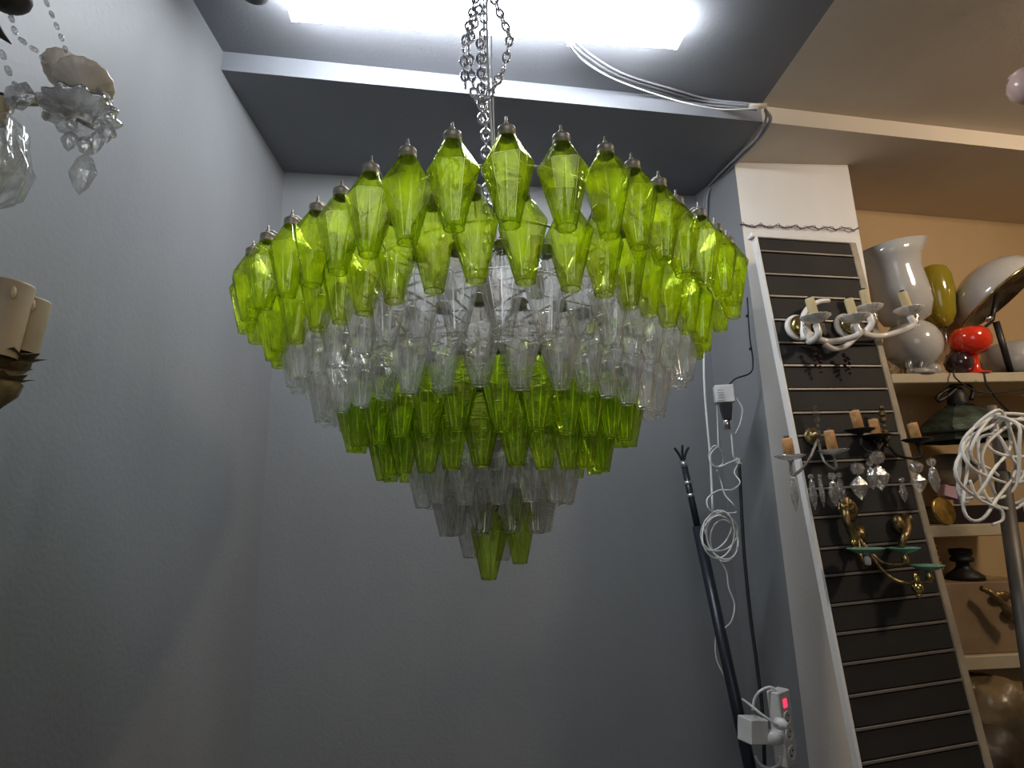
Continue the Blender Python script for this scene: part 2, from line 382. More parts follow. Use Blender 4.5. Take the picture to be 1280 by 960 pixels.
def pick(s, j):
    k = s[2]
    if s[3] == 7 and abs(s[1] + .25) < .32: return SP
    return {'g': G, 'd': GD, 'c': CL, 's': SM}[k][j % {'g': 4, 'd': 3, 'c': 4, 's': 2}[k]]
REST = {}
for nm, lst in (('green_polyhedron', gs), ('clear_polyhedron', cs)):
    for j, s in enumerate(lst):
        p, a, k, ti = s; me = pick(s, j)
        tilt = random.uniform(-.03, .03); rz = a
        spin = random.choice((0, PI / 6, PI / 12)) + random.uniform(-.15, .15)
        if j < 100:
            o = bpy.data.objects.new(nm, me); col.objects.link(o); o.parent = ch
            o.location = p - LOC[ch.name]; o.rotation_euler = (tilt, random.uniform(-.03, .03), rz + spin)
            c = bpy.data.objects.new('metal_cap', CAPM); col.objects.link(c); c.parent = o; c.rotation_euler = (0, 0, -spin)
        else:
            mm = REST.setdefault((nm, me.materials[0].name), MB()); Rz = Matrix.Rotation(rz + spin, 3, 'Z')
            mm.mi = getattr(mm, 'mi', []) + [f.material_index for f in me.polygons]; mm.m2 = me.materials[1]; mm.add([p + Rz @ v.co for v in me.vertices], [list(f.vertices) for f in me.polygons])
            mc = REST.setdefault(('metal_cap_ring', MT['capm'].name), MB()); Rz = Matrix.Rotation(rz, 3, 'Z')
            mc.add([p + Rz @ v.co for v in CAPM.vertices], [list(f.vertices) for f in CAPM.polygons], True)
for (nm, mn), mm in REST.items():
    o = mm.build(nm, bpy.data.materials[mn], ch); o['kind'] = 'stuff'
    if hasattr(mm, 'mi'):
        o.data.materials.append(mm.m2); o.data.polygons.foreach_set('material_index', mm.mi)
# welded frame: one hoop per tier, spokes, centre stem, candle bulbs
hoops = MB(); spk = MB()
for (R, z, lift, n, k, am), sh in zip(TIERS, SHIFT):
    hr = R - .060; zz = z + H - .018
    hoops.tube([(AX.x + sh + rad(hr, 2 * PI * i / 48, am) * math.cos(2 * PI * i / 48), AX.y + rad(hr, 2 * PI * i / 48, am) * math.sin(2 * PI * i / 48), zz + lift * max(0, -math.sin(2 * PI * i / 48))) for i in range(48)], .0026, 6, True)
    for i in range(6):
        a = 2 * PI * (i + .5 * (n % 2)) / 6
        spk.tube([(AX.x + .01 * math.cos(a), AX.y + .01 * math.sin(a), zz), (AX.x + rad(hr, a, am) * math.cos(a), AX.y + rad(hr, a, am) * math.sin(a), zz + lift * max(0, -math.sin(a)))], .0028, 6)
hoops.build('frame_hoops', MT['wire'], ch); spk.build('spokes', MT['frame'], ch)
MB().lathe([(.002, 1.46), (.014, 1.47), (.014, 1.60), (.028, 1.63), (.014, 1.66), (.014, 1.98), (.035, 2.0), (.035, 2.05), (.012, 2.08), (.008, 2.12), (.002, 2.13)], V((AX.x, AX.y, 0)), 16).build('centre_stem', MT['frame'], ch)
for ring, (r, z, n) in enumerate(((.30, 1.90, 10), (.19, 1.78, 7), (.10, 1.64, 4))):
    for i in range(n):
        a = 2 * PI * i / n + ring; b = V((AX.x + r * math.cos(a), AX.y + r * math.sin(a), z))
        s = MB().lathe([(.002, 0), (.015, .002), (.015, .045), (.012, .05), (.002, .051)], b, 12).tube([b + V((0, 0, .01)), V((AX.x, AX.y, z + .02))], .003, 6).build('lamp_socket', MT['candle'], ch)
        MB().lathe([(.012, .048), (.026, .085), (.030, .11), (.022, .135), (.004, .145)], b, 14).build('bulb', MT['bulb'], s)

def chain_mb(p0, p1, r=.0045, L=.032, w=.011, mb=None):
    mb = mb or MB(); p0, p1 = V(p0), V(p1); d = p1 - p0; n = max(2, round(d.length / (L * .78))); t = d.normalized()
    side = t.cross(V((0, 1, 0))).normalized(); oth = t.cross(side)
    for i in range(n):
        c = p0 + d * ((i + .5) / n); s = side if i % 2 else oth; pts = []
        for k in range(14):
            a = 2 * PI * k / 14; pts.append(c + t * (math.sin(a) * L / 2) + s * (math.cos(a) * w))
        mb.tube(pts, r, 6, True)
    return mb
top = V((AX.x + .004, AX.y, ZF - .03))
cz = chain_mb(V((AX.x, AX.y, 2.11)), V((AX.x, AX.y, 2.62)), .0042, .036, .0115)
chain_mb(V((AX.x, AX.y, 2.62)), top, .0042, .036, .0115, cz)
o = cz.build('hanging_chain', MT['chrome']); tag(o, 'steel chain that carries the big green glass chandelier from the ceiling', 'chain')
lc = MB(); q0 = V((AX.x, AX.y - .02, 2.60))
for a, b in (((-.045, 0, .16), (-.030, 0, -.0)), ((-.030, 0, 0), (-.002, .0, -.04)), ((-.06, 0, .15), (-.055, 0, .03)), ((.055, 0, .09), (.008, 0, .0)), ((-.012, -.01, .20), (-.010, -.01, -.09)), ((-.045, .0, .16), (-.012, 0, .3)), ((.055, 0, .09), (.075, 0, .2)), ((.075, 0, .2), (.02, 0, .36)), ((-.06, 0, .15), (-.02, 0, .34))):
    chain_mb(q0 + V(a), q0 + V(b), .0038, .032, .010, lc)
o = lc.build('spare_chain', MT['chrome']); tag(o, 'spare loops of steel chain bunched beside the main hanging chain under the tube light', 'chain')
pts = smooth_pts([V((AX.x + .018, AX.y, 2.02)), V((AX.x + .022, AX.y, 2.3)), V((AX.x + .012, AX.y - .01, 2.6)), V((AX.x + .010, AX.y - .01, 2.95)), V((AX.x + .02, AX.y, ZF - .02))])
pts2 = smooth_pts([V((AX.x + .05, AX.y, 2.02)), V((AX.x + .034, AX.y, 2.2)), V((AX.x + .024, AX.y, 2.45)), V((AX.x + .022, AX.y - .01, 2.95)), V((AX.x + .03, AX.y, ZF - .02))])
o = MB().tube(pts, .0035, 8).tube(pts2, .002, 6).build('twin_flex', MT['wcable']); tag(o, 'white twin cord running down the chain into the green chandelier', 'cord')
o = MB().lathe([(.001, ZF - .035), (.03, ZF - .034), (.05, ZF - .012), (.055, ZF)], V((AX.x, AX.y, 0)), 20).tube([top, V((AX.x, AX.y, ZF - .01))], .006, 8).build('ceiling_hook', MT['chrome']); tag(o, 'round metal ceiling rose with the hook of the big green chandelier', 'ceiling hook')

# ------------------------------------------------------------------ tube light
ZT = ZF - .055
a, b = PZ(362, 5, ZT), PZ(850, 42, ZT)
d = (b - a).normalized(); sd = V((d.y, -d.x, 0)); upv = V((0, 0, 1))
tl = thing('tube_light', (a + b) / 2, 'glowing white linear tube light fitted across the grey ceiling above the chandelier', 'tube light')
Rm = Matrix((d, sd, upv)).transposed(); Lh = (b - a).length
MB().box((a + b) / 2 + V((0, 0, .040)), (Lh * .97, .07, .028), Rm).build('batten', MT['tubeend'], tl)
w = .060
prof = [(-w, .025), (-w, 0), (-w * .62, -.036), (w * .62, -.036), (w, 0), (w, .025)]
vs = []; 
for e_, sh in ((a + d * .015, 0), (b - d * .015, 0)):
    for y, z in prof: vs.append(e_ + sd * y + upv * z)
MB().add(vs, [[i, i + 1, 7 + i, 6 + i] for i in range(5)] + [[5, 0, 6, 11]]).build('diffuser', MT['tube'], tl)
for e_, s in ((a, 1), (b, -1)):
    m = MB(); vs = [e_ + sd * y * 1.05 + upv * z for y, z in prof] + [e_ + d * (s * .015) + sd * y * 1.05 + upv * z for y, z in prof]
    m.add(vs, [[0, 1, 2, 3, 4, 5], [6, 7, 8, 9, 10, 11]] + [[i, (i + 1) % 6, 6 + (i + 1) % 6, 6 + i] for i in range(6)])
    m.build('end_cap', MT['tube'] , tl)
# dark dome near the left end of the tube
p = PZ(316, -2, ZF - .09)
o = MB().lathe([(.002, 0), (.030, .004), (.05, .022), (.058, .05), (.058, .088), (.002, .09)], p, 24).build('ceiling_spotlight', MT['black']); tag(o, 'small black round ceiling spotlight left of the tube light', 'spotlight')

# ------------------------------------------------------------------ cables along the ceiling and down the niche wall
def zc(px, py, z=ZF - .02): return PZ(px, py, z)
bundle = [zc(712, 52, ZF - .04), zc(735, 72), zc(775, 95), zc(830, 112), zc(880, 126, 3.27), zc(925, 131, 3.20), zc(950, 134, 3.17)]
m = MB()
for dx, dy, r in ((0, 0, .006), (6, -3, .005), (-3, 5, .0045)):
    m.tube(smooth_pts([p + (PZ(640 + dx, 480 - 300 + dy, 3.2) - PZ(640, 180, 3.2)) * .6 for p in bundle]), r, 8)
o = m.build('cable_bundle', MT['gcable']); tag(o, 'grey cables bundled along the dark ceiling from the tube light to the corner', 'cable')
m = MB().tube(smooth_pts([zc(708, 52, ZF - .05), zc(732, 78, 3.26), zc(770, 100, 3.24), zc(820, 118, 3.2), zc(862, 130, 3.16), zc(905, 137, 3.14), zc(948, 135, 3.15)]), .0035, 6)
o = m.build('white_wire', MT['wcable']); tag(o, 'thin white wire sagging below the grey cable bundle on the ceiling', 'wire')
p = zc(945, 133, 3.165)
o = MB().tube([p + V((-.03, 0, 0)), p + V((.045, 0, .004))], .012, 10).build('cable_clip', MT['cream']); tag(o, 'cream sleeve clamping the ceiling cables at the paint boundary', 'cable clip')
RN = V((C_.y - B.y, -(C_.x - B.x), 0)); RO = fl(B, 0)
def RWp(px, py, off=.012): return PPL(px, py, RO, RN, off)
m = MB()
for k, r in ((0, .008), (6, .006)):
    m.tube(smooth_pts([zc(957, 138 - k * .3, 3.17), PZ(963 - k, 150, 3.17), PZ(950 - k * .6, 172, 3.18), PZ(926 - k * .6, 197 - k * .3, 3.18), PZ(905 - k, 218, 3.18), PZ(890 - k * .5, 232, 3.18), RWp(884 - k * .5, 245, .02), RWp(883 - k * .5, 262, .02), RWp(882 - k * .4, 330, .02)]), r, 8)
o = m.build('corner_cable', MT['gcable']); tag(o, 'grey cables following the ceiling corner down into the niche wall', 'cable')
Yc = 2.62
def W(px, py, o=.05): return RWp(px, py, o) if px > 905 else PY(px, py, 2.72)
m = MB().tube(smooth_pts([PY(883, 330, 2.74), PY(880, 440, 2.72), PY(881, 490, 2.72), PY(885, 540, 2.72), PY(888, 575, 2.72), PY(891, 640, 2.70)]), .0055, 8)
o = m.build('white_cable', MT['wcable']); tag(o, 'thick white cable hanging straight down the grey wall behind the chandelier', 'cable')
m = MB().tube(smooth_pts([PY(934, 372, 2.60), PY(937, 420, 2.60), PY(941, 450, 2.60), PY(938, 466, 2.60), PY(920, 473, 2.60), PY(910, 482, 2.60)]), .004, 6)
for q in ((934, 395), (938, 436)): m.box(PY(q[0], q[1], 2.60), (.012, .012, .012))
o = m.build('black_wire', MT['black']); tag(o, 'black clipped wire on the grey wall leading down to the adaptor box', 'wire')
# adaptor box
p = PY(907, 508, 2.60)
ad = thing('power_adaptor', p, 'white and black transformer box hung by wires on the grey niche wall', 'power adaptor')
Rz = Matrix.Rotation(-.25, 3, 'Z'); s = sx(p)
MB().box(PY(905, 493, 2.60), (23 * s, .05, 22 * s), Rz).build('box_body', MT['white'], ad)
m = MB(); c = PY(901, 494, 2.568)
for i in range(5): m.box(c + V((0, 0, (i - 2) * .012)), (.030 - .004 * (i % 3), .002, .003), Rz)
m.build('printed_label', MT['gcable'], ad)
MB().lathe([(.004, -.085), (.022, -.075), (.034, -.01), (.034, .0), (.003, .001)], PY(907, 505, 2.60), 4, Matrix.Rotation(.6, 3, 'Z'), smooth=False).build('lower_housing', MT['black'], ad)
MB().lathe([(.003, -.05), (.018, -.048), (.018, -.012), (.013, 0), (.003, 0)], PY(908, 524, 2.60), 14).build('collar', MT['chrome'], ad)
m = MB().tube(smooth_pts([PY(912, 530, 2.60), PY(915, 550, 2.60), PY(917, 570, 2.61), PY(922, 577, 2.62)]), .0045, 8)
m.tube(smooth_pts([PY(905, 482, 2.59), PY(914, 490, 2.58), PY(922, 500, 2.58), PY(928, 512, 2.58), PY(925, 530, 2.59), PY(919, 543, 2.60)]), .0035, 6)
m.tube(smooth_pts([PY(896, 505, 2.62), PY(897, 530, 2.64), PY(898, 560, 2.64)]), .003, 6)
m.build('lead', MT['wcable'], ad)
MB().box(PY(922, 577, 2.62), (.02, .015, .035), Matrix.Rotation(-.6, 3, 'Y')).build('plug', MT['white'], ad)
# tangled white cord and coil
pix = [(898, 558), (890, 565), (887, 575), (893, 583), (903, 580), (902, 565), (893, 557), (886, 570), (895, 584), (912, 578), (926, 574), (918, 590), (925, 603), (915, 612), (898, 613), (884, 624), (888, 638), (905, 641), (921, 640), (916, 630), (906, 618), (900, 598), (896, 588)]
m = MB().tube(smooth_pts([PY(x, y, 2.58 + .02 * math.sin(i * 1.9)) for i, (x, y) in enumerate(pix)]), .0032, 6)
for k in range(5):
    cx, cy, rx, ry, ph = ((898, 668, 20, 30, .1), (903, 672, 19, 28, -.3), (896, 664, 16, 26, .5), (905, 676, 17, 26, -.1), (899, 666, 22, 24, .9))[k]; pts = []
    for i in range(32):
        a_ = 2 * PI * i / 32; X = rx * math.cos(a_); Y_ = ry * math.sin(a_)
        pts.append(PY(cx + X * math.cos(ph) - Y_ * math.sin(ph), cy + X * math.sin(ph) + Y_ * math.cos(ph), 2.56 + .012 * k + .015 * math.sin(a_ * 2 + k)))
    m.tube(pts, .0034, 6, True)
m.tube(smooth_pts([PY(892, 641, 2.6), PY(884, 648, 2.57), PY(880, 655, 2.57), PY(882, 668, 2.57)]), .0034, 6)
m.tube(smooth_pts([PY(900, 700, 2.58), PY(908, 715, 2.58), PY(911, 735, 2.58), PY(918, 755, 2.58), PY(915, 775, 2.58), PY(906, 785, 2.60), PY(897, 790, 2.63), PY(894, 805, 2.63), PY(896, 825, 2.63), PY(905, 845, 2.62), PY(912, 862, 2.62), PY(918, 885, 2.62), PY(920, 900, 2.62)]), .0032, 6)
o = m.build('tangled_flex', MT['wcable']); tag(o, 'tangled and coiled white cord hanging on the grey niche wall', 'cord')
m = MB().tube(smooth_pts([PY(924, 580, 2.58), PY(926, 620, 2.58), PY(930, 690, 2.56), PY(938, 770, 2.54), PY(946, 830, 2.52), PY(953, 890, 2.5), PY(956, 960, 2.48)]), .0075, 8)
o = m.build('black_cable', MT['black']); tag(o, 'thick black cable running down the grey wall beside the pole to the power strip', 'cable')
# telescopic pole
p0, p1 = PY(853, 572, 2.78), PY(938, 962, 2.50); dd = (p1 - p0).normalized(); foot = p0 + dd * ((p0.z - .02) / -dd.z)
po = thing('telescopic_pole', foot, 'dark blue telescopic pole with forked tip leaning in the niche corner', 'pole')
MB().tube([p0 + dd * .02, p0 + dd * .35], .0155, 12).build('upper_section', MT['navy'], po)
MB().tube([p0 + dd * .33, foot], .024, 12).build('lower_section', MT['navy'], po)
m = MB()
for t_ in (.03, .13, .19): m.tube([p0 + dd * (t_ - .012), p0 + dd * (t_ + (.02 if t_ < .05 else .004))], .0175 + .002 * (t_ > .05), 12)
m.build('collar', MT['chrome'], po)
m = MB()
for e_ in ((843, 560), (861, 559), (853, 556)): m.tube(smooth_pts([p0 + dd * .03, PY((e_[0] + 853) / 2, 567, 2.77), PY(e_[0], e_[1], 2.76)]), .006, 8)
m.build('forked_tip', MT['black'], po)
MB().lathe([(.003, -.02), (.024, -.02), (.024, .03), (.003, .03)], foot, 12).build('rubber_foot', MT['black'], po)
# power strip
p = PY(978, 908, 2.44); s = sx(p)
ps = thing('power_strip', p, 'white power strip with lit red switch hanging low beside the pale pillar', 'power strip')
Rt = (Matrix.Rotation(.55, 3, 'Z') @ Matrix.Rotation(-.02, 3, 'Y'))
MB().box(p, (26 * s, .05, 86 * s * .95), Rt).build('housing', MT['white'], ps)
def on(dx, dz, d=-.024): return p + Rt @ V((dx, d, dz))
MB().box(on(-.003, .088), (.022, .008, .03), Rt).build('switch', MT['redlit'], ps)
for z in (.035, -.02, -.085):
    so = MB().lathe([(.026, 0), (.026, .004), (.021, .004), (.019, -.004), (.001, -.004)], on(0, z), 18, Rt @ Matrix.Rotation(PI / 2, 3, 'X')).build('socket', MT['white'], ps)
    m = MB()
    for q in (-.008, .008): m.box(on(q * .7, z + q, -.027), (.005, .004, .005), Rt)
    m.build('contact_hole', MT['black'], so)
pp = PY(970, 903, 2.38)
o = MB().lathe([(.002, 0), (.020, .001), (.022, .02), (.012, .045), (.002, .047)], pp, 14, Rt @ Matrix.Rotation(PI / 2, 3, 'X')).tube(smooth_pts([pp + V((-.01, -.03, .0)), PY(952, 893, 2.36), PY(940, 883, 2.4), PY(928, 874, 2.5)]), .005, 8).build('mains_plug', MT['white']); tag(o, 'white mains plug pushed into the top socket of the power strip', 'plug')
p = PY(951, 915, 2.42)
ad2 = thing('plug_adaptor', p, 'chunky off-white multi plug adaptor left of the power strip', 'adaptor')
MB().box(p + V((-.03, 0, .01)), (.09, .07, .085), Matrix.Rotation(.35, 3, 'Z') @ Matrix.Rotation(.15, 3, 'Y')).build('adaptor_body', MT['white'], ad2)
MB().lathe([(.002, -.03), (.026, -.028), (.026, .03), (.002, .031)], p + V((.045, .0, -.02)), 14, Matrix.Rotation(PI / 2, 3, 'Y')).build('side_plug', MT['white'], ad2)
m = MB().tube(smooth_pts([PY(972, 864, 2.42), PY(962, 859, 2.42), PY(950, 864, 2.42), PY(943, 874, 2.44), PY(941, 888, 2.44)]), .005, 8)
m.tube(smooth_pts([PY(975, 945, 2.42), PY(973, 955, 2.42), PY(962, 960, 2.42), PY(950, 955, 2.42), PY(944, 945, 2.42)]), .005, 8)
o = m.build('strip_lead', MT['wcable']); tag(o, 'short white lead looping above and below the power strip', 'lead')

# ------------------------------------------------------------------ slatted display panel leaning on the pillar
hdir = ray(3700, 475).normalized(); wdir = (-ray(580, -1563)).normalized()
if wdir.z < 0: wdir = -wdir
pn = hdir.cross(wdir).normalized()
if pn.dot(CAM - PY(1000, 500, 2.5)) < 0: pn = -pn
TL = PY(945, 298, 2.42)
def PP(px, py, off=0.0): return PPL(px, py, TL, pn, off)
dp = thing('display_panel', fl(PP(1140, 800), 0.0), 'tall dark slatted display panel with pale edging leaning on the pillar', 'display panel')
Rp = Matrix((hdir, -pn, wdir)).transposed()
W_ = (PP(1062, 303) - TL).dot(hdir); W2 = (PP(1207, 900) - PP(1064, 917)).dot(hdir); W_ = (W_ + W2) / 2
Hh = TL.z / wdir.z - .003
o0 = TL - wdir * Hh                      # foot of the left edge
def pl(a, b, off=0.0): return o0 + hdir * a + wdir * b + pn * off
MB().box(pl(W_ / 2, Hh / 2, -.012), (W_, .018, Hh), Rp).build('backing_board', MT['slat'], dp)
MB().box(pl(-.006, Hh / 2, -.002), (.014, .030, Hh + .01), Rp).build('left_edging', MT['pillar'], dp)
MB().box(pl(W_ + .020, Hh / 2, -.004), (.036, .034, Hh + .01), Rp).build('right_edging', MT['wood'], dp)
MB().box(pl(W_ / 2, Hh + .012, -.004), (W_ + .06, .034, .024), Rp).build('top_edging', MT['pillar'], dp)
# slat boards with aluminium strips: groove rows read off the right edge of the panel
rows = [322, 350, 377, 406, 434, 462, 491, 520, 548, 580, 613, 648, 686, 719, 755, 790, 827, 866, 907, 948, 992]
hs = []
for y in rows:
    x = 945 + .196 * (y - 298) + 60; q = PP(x, y); hs.append((q - o0).dot(wdir))
hs = [h for h in hs if h > .05]
gap = .085
while hs[-1] > .2: hs.append(hs[-1] - (hs[-3] - hs[-1]) / 2)
hs = [Hh] + hs + [0.0]
for i in range(len(hs) - 1):
    a_, b_ = hs[i], hs[i + 1]
    if a_ - b_ > .02: MB().box(pl(W_ / 2, (a_ + b_) / 2 , .003), (W_ - .004, .014, (a_ - b_) - .016), Rp).build('slat_board', MT['slat'], dp)
    if 0 < i: MB().box(pl(W_ / 2, a_, .007), (W_ - .004, .016, .009), Rp).build('metal_strip', MT['alu'], dp)

# ------------------------------------------------------------------ fittings for the wall lamps
def star_lathe(m, prof, c, n=12, wav=.06, segs=48, mx=None): return m.lathe(prof, c, segs, mx, True, wav, n)
def drop_mb(p, L, w, m=None, facets=6, mx=None):          # cut pendant hanging from p
    m = m or MB(); m.sphere(p + V((0, 0, -w * .35)), w * .34, 8, smooth=False)
    m.lathe([(w * .05, -w * .7), (w * .30, -w * .9), (w * .52, -L * .62), (w * .30, -L * .85), (w * .02, -L)], p, facets, mx or Matrix.Diagonal(V((1, .5, 1))), smooth=False); return m
def candle(parent, c, h, r, mt, lean=0.0, name='candle_sleeve', rot=0.0):
    mx = Matrix.Rotation(rot, 3, 'Z') @ Matrix.Rotation(lean, 3, 'Y')
    o = MB().lathe([(r * .9, 0), (r, .002), (r, h - .006), (r * .92, h), (r * .6, h), (r * .55, h - .01), (.001, h - .01)], c, 16, mx).build(name, mt, parent)
    MB().lathe([(r * .5, h - .012), (r * .5, h + .008), (r * .2, h + .009), (.0005, h + .009)], c, 10, mx).build('lamp_holder', MT['blackm'], o)
    return o
def dish(parent, c, r, mt, h=.018, n=12, wav=.05, name='drip_pan'):
    m = MB(); star_lathe(m, [(.006, -.012), (.012, -.004), (r * .6, 0), (r, h), (r * 1.02, h + .002), (r * .97, h + .003), (r * .6, .004), (.004, .003)], c, n, wav); return m.build(name, mt, parent)
def arm(parent, pts, r, mt, name='arm'): return MB().tube(smooth_pts(pts), r, 10).build(name, mt, parent)

# white ceramic sconces on the panel
def ceramic(label, plate, candles, tail, ring):
    c = PP(*plate, .02); t = thing('ceramic_sconce', c, label, 'wall lamp', 'white ceramic sconces on the slatted panel')
    mx = Matrix((hdir, wdir, pn)).transposed()
    MB().lathe([(.002, .0), (.050, 0), (.062, .006), (.060, .018), (.046, .022), (.030, .012), (.002, .014)], c - pn * .01, 28, mx).build('wall_plate', MT['ceram'], t)
    MB().lathe([(.046, .010), (.050, .020), (.044, .034), (.024, .044), (.002, .046)], c, 22, mx).build('brass_boss', MT['brass'], t)
    for (cx, cy, off) in candles:
        p = PP(cx, cy, off); s = sz(p)
        arm(t, [c + pn * .03, c + pn * .06 + V((0, 0, -.05)), (c + p) / 2 + V((0, 0, -.075)), p + V((0, 0, -.06)), p + V((0, 0, -.012))], .014, MT['ceram'])
        dish(t, p, .058, MT['ceram'], .020, 14, .06)
        candle(t, p + V((0, 0, .004)), .098, .0185, MT['candle'], random.uniform(-.22, -.05))
        for k in range(3):
            a_ = k * 2.1 + .4; drop_mb(p + V((.045 * math.cos(a_), .045 * math.sin(a_), .0)), .055, .02).build('crystal_drop', MT['smoke'], t)
    for (x, y) in tail:
        q = PP(x, y, .05); m = MB()
        for k in range(4): m.sphere(q + V((.004 * math.sin(k * 2), 0, -.022 * k)), .0105 - .0012 * k, 8, smooth=False)
        m.build('bead_string', MT['purple'], t)
    if ring: MB().tube(smooth_pts([PP(*q, .06) for q in ring]), .013, 10, r1=.010).build('scroll', MT['ceram'], t)
ceramic('white ceramic two-arm sconce at the left side of the slatted panel', (997, 410), ((1020, 402, .13), (1069, 402, .13)), ((1017, 437), (1024, 446)), [(1005, 425), (1003, 400), (1010, 385), (1024, 377), (1036, 376)])
ceramic('white ceramic two-arm sconce whose right candle overhangs the panel edge', (1058, 408), ((1086, 390, .08), (1137, 392, .10)), ((1055, 444), (1060, 448)), [(1030, 430), (1042, 436), (1058, 432), (1072, 420), (1085, 412)])

# crystal sconces with cork coloured candles
def crystal_sconce(label, plate, candles, drops, mtd, mta, group):
    c = PP(*plate, .02); t = thing('crystal_sconce', c, label, 'wall lamp')
    mx = Matrix((hdir, wdir, pn)).transposed()
    MB().lathe([(.002, .0), (.036, 0), (.042, .006), (.030, .014), (.014, .022), (.016, .034), (.002, .040)], c - pn * .012, 24, mx).build('wall_plate', MT['dbrass'], t)
    m = MB()
    for k in range(7): m.sphere(c + V((0, 0, -.045 + .026 * k)) + pn * .03, .012 + .004 * math.sin(k * 1.7), 10, smooth=False)
    m.build('stem', MT['smoke'] if mtd is MT['crystal'] else MT['dbrass'], t)
    for (cx, cy, off, h) in candles:
        p = PP(cx, cy, off)
        arm(t, [c + pn * .02 + V((0, 0, -.02)), (c * .6 + p * .4) + V((0, 0, -.07)), p + V((0, 0, -.06)), p + V((0, 0, -.012))], .0055, mta)
        dish(t, p, .054, mtd, .012, 10, .03)
        candle(t, p + V((0, 0, .004)), h, .019, MT['cork'], random.uniform(-.14, -.03))
    for (x, y, off, L, w_) in drops:
        drop_mb(PP(x, y, off), L, w_, facets=6).build('crystal_drop', MT['crystal'], t)
crystal_sconce('two-light sconce with glass dishes and cork coloured candles, left part of the slatted panel', (1017, 545),
    ((988, 574, .12, .075), (1042, 567, .12, .085)),
    ((989, 588, .13, .15, .03), (1013, 592, .08, .135, .032), (1024, 592, .06, .13, .024), (1039, 590, .10, .13, .046), (1048, 590, .07, .12, .034)), MT['crystal'], MT['alu'], None)
crystal_sconce('three-light dark iron sconce with large cut crystal drops at the panel right edge', (1100, 545),
    ((1075, 541, .12, .085), (1096, 548, .06, .075), (1147, 553, .12, .075)),
    ((1070, 577, .12, .145, .078), (1094, 562, .10, .16, .088), (1086, 575, .05, .12, .04), (1144, 576, .12, .125, .072), (1163, 572, .12, .14, .05), (1126, 596, .05, .10, .035)), MT['blackm'], MT['blackm'], None)
# gilt sconce with green dishes
c = PP(1066, 650, .02); t = thing('gilt_sconce', c, 'aged brass sconce with three pale green dishes low on the slatted panel', 'wall lamp')
mx = Matrix((hdir, wdir, pn)).transposed()
m = MB(); m.lathe([(.004, -.005), (.040, 0), (.050, .010), (.034, .020), (.020, .016), (.018, .03), (.002, .038)], PP(1058, 637, .0), 24, mx, wav=.08, wn=10)
m.lathe([(.004, 0), (.030, .004), (.034, .016), (.012, .026), (.002, .03)], PP(1072, 668, .0), 20, mx, wav=.1, wn=7)
m.tube(smooth_pts([PP(1056, 622, .02), PP(1057, 645, .05), PP(1064, 665, .05), PP(1074, 690, .03)]), .016, 10, r1=.011); m.build('back_plate', MT['dbrass'], t)
m = MB()
for k in range(9):
    q = PP(1052 + k * 2.1, 626 + k * 7.5, .045); m.sphere(q, .010 + .004 * (k % 2), 8)
m.build('gilt_leaves', MT['brass'], t)
m = MB().tube(smooth_pts([PP(1128, 645, .0), PP(1134, 660, .05), PP(1130, 672, .07), PP(1126, 684, .06)]), .018, 10, r1=.012).sphere(PP(1122, 655, .03), .024, 10, (1, 1, 1.5)).sphere(PP(1136, 650, .03), .018, 10, (1, 1, 1.3)); m.build('side_figure', MT['dbrass'], t)
for (x, y, off) in ((1083, 691, .13), (1130, 690, .10), (1160, 712, .12)):
    p = PP(x, y, off); dish(t, p, .062 if x < 1120 else .055, MT['teal'], .014, 12, .0)
    arm(t, [PP(1072, 672, .03), PP((1072 + x) / 2, y + 12, off * .6), p + V((0, 0, -.04)), p + V((0, 0, -.01))], .007, MT['dbrass'])
    MB().lathe([(.002, -.045), (.010, -.04), (.012, -.02), (.006, -.01), (.010, 0)], p, 14).build('finial', MT['ceram'] if x < 1100 else MT['brass'], t)
p = PP(1147, 735, .12); MB().sphere(p, .02, 12).lathe([(.004, .0), (.014, .018), (.01, .04), (.004, .05)], p, 12).sphere(p + V((0, 0, -.026)), .010, 10).build('pendant_knob', MT['brass'], t)

# ------------------------------------------------------------------ shelves and their lamps
def shelf(name, x0, y0, x1, y1, Yf, th, label, Yb=3.16, dx=0):
    a_, b_ = PY(x0, y0, Yf), PY(x1, y1, Yf); z = (a_.z + b_.z) / 2; xe = b_.x if x1 < 1279 else 4.25
    m = MB().box(((a_.x + xe) / 2, (Yf + Yb) / 2, z - th / 2), (xe - a_.x, Yb - Yf, th)); o = m.build(name, MT['shelf']); tag(o, label, 'shelf', 'cream wall shelves'); return z
Z1 = shelf('wall_shelf', 1113, 466, 1280, 466, 2.78, .05, 'upper cream shelf with opal lampshades and the red lamp on it')
Z2 = shelf('wall_shelf', 1146, 655, 1264, 657, 2.78, .055, 'middle cream shelf carrying the oval brass plate')
Z3 = shelf('wall_shelf', 1170, 820, 1280, 820, 2.78, .06, 'lower cream shelf under the brown cardboard box')
def onS(px, Y, Z):                        # stand at column px on a surface at height Z
    r = ray(px, 400); k = Y / r.y; p = CAM + r * k
    for _ in range(6):
        q = proj(V((p.x, Y, Z))); p.x += (px - q.x) * sx(V((p.x, Y, Z)))
    return V((p.x, Y, Z))
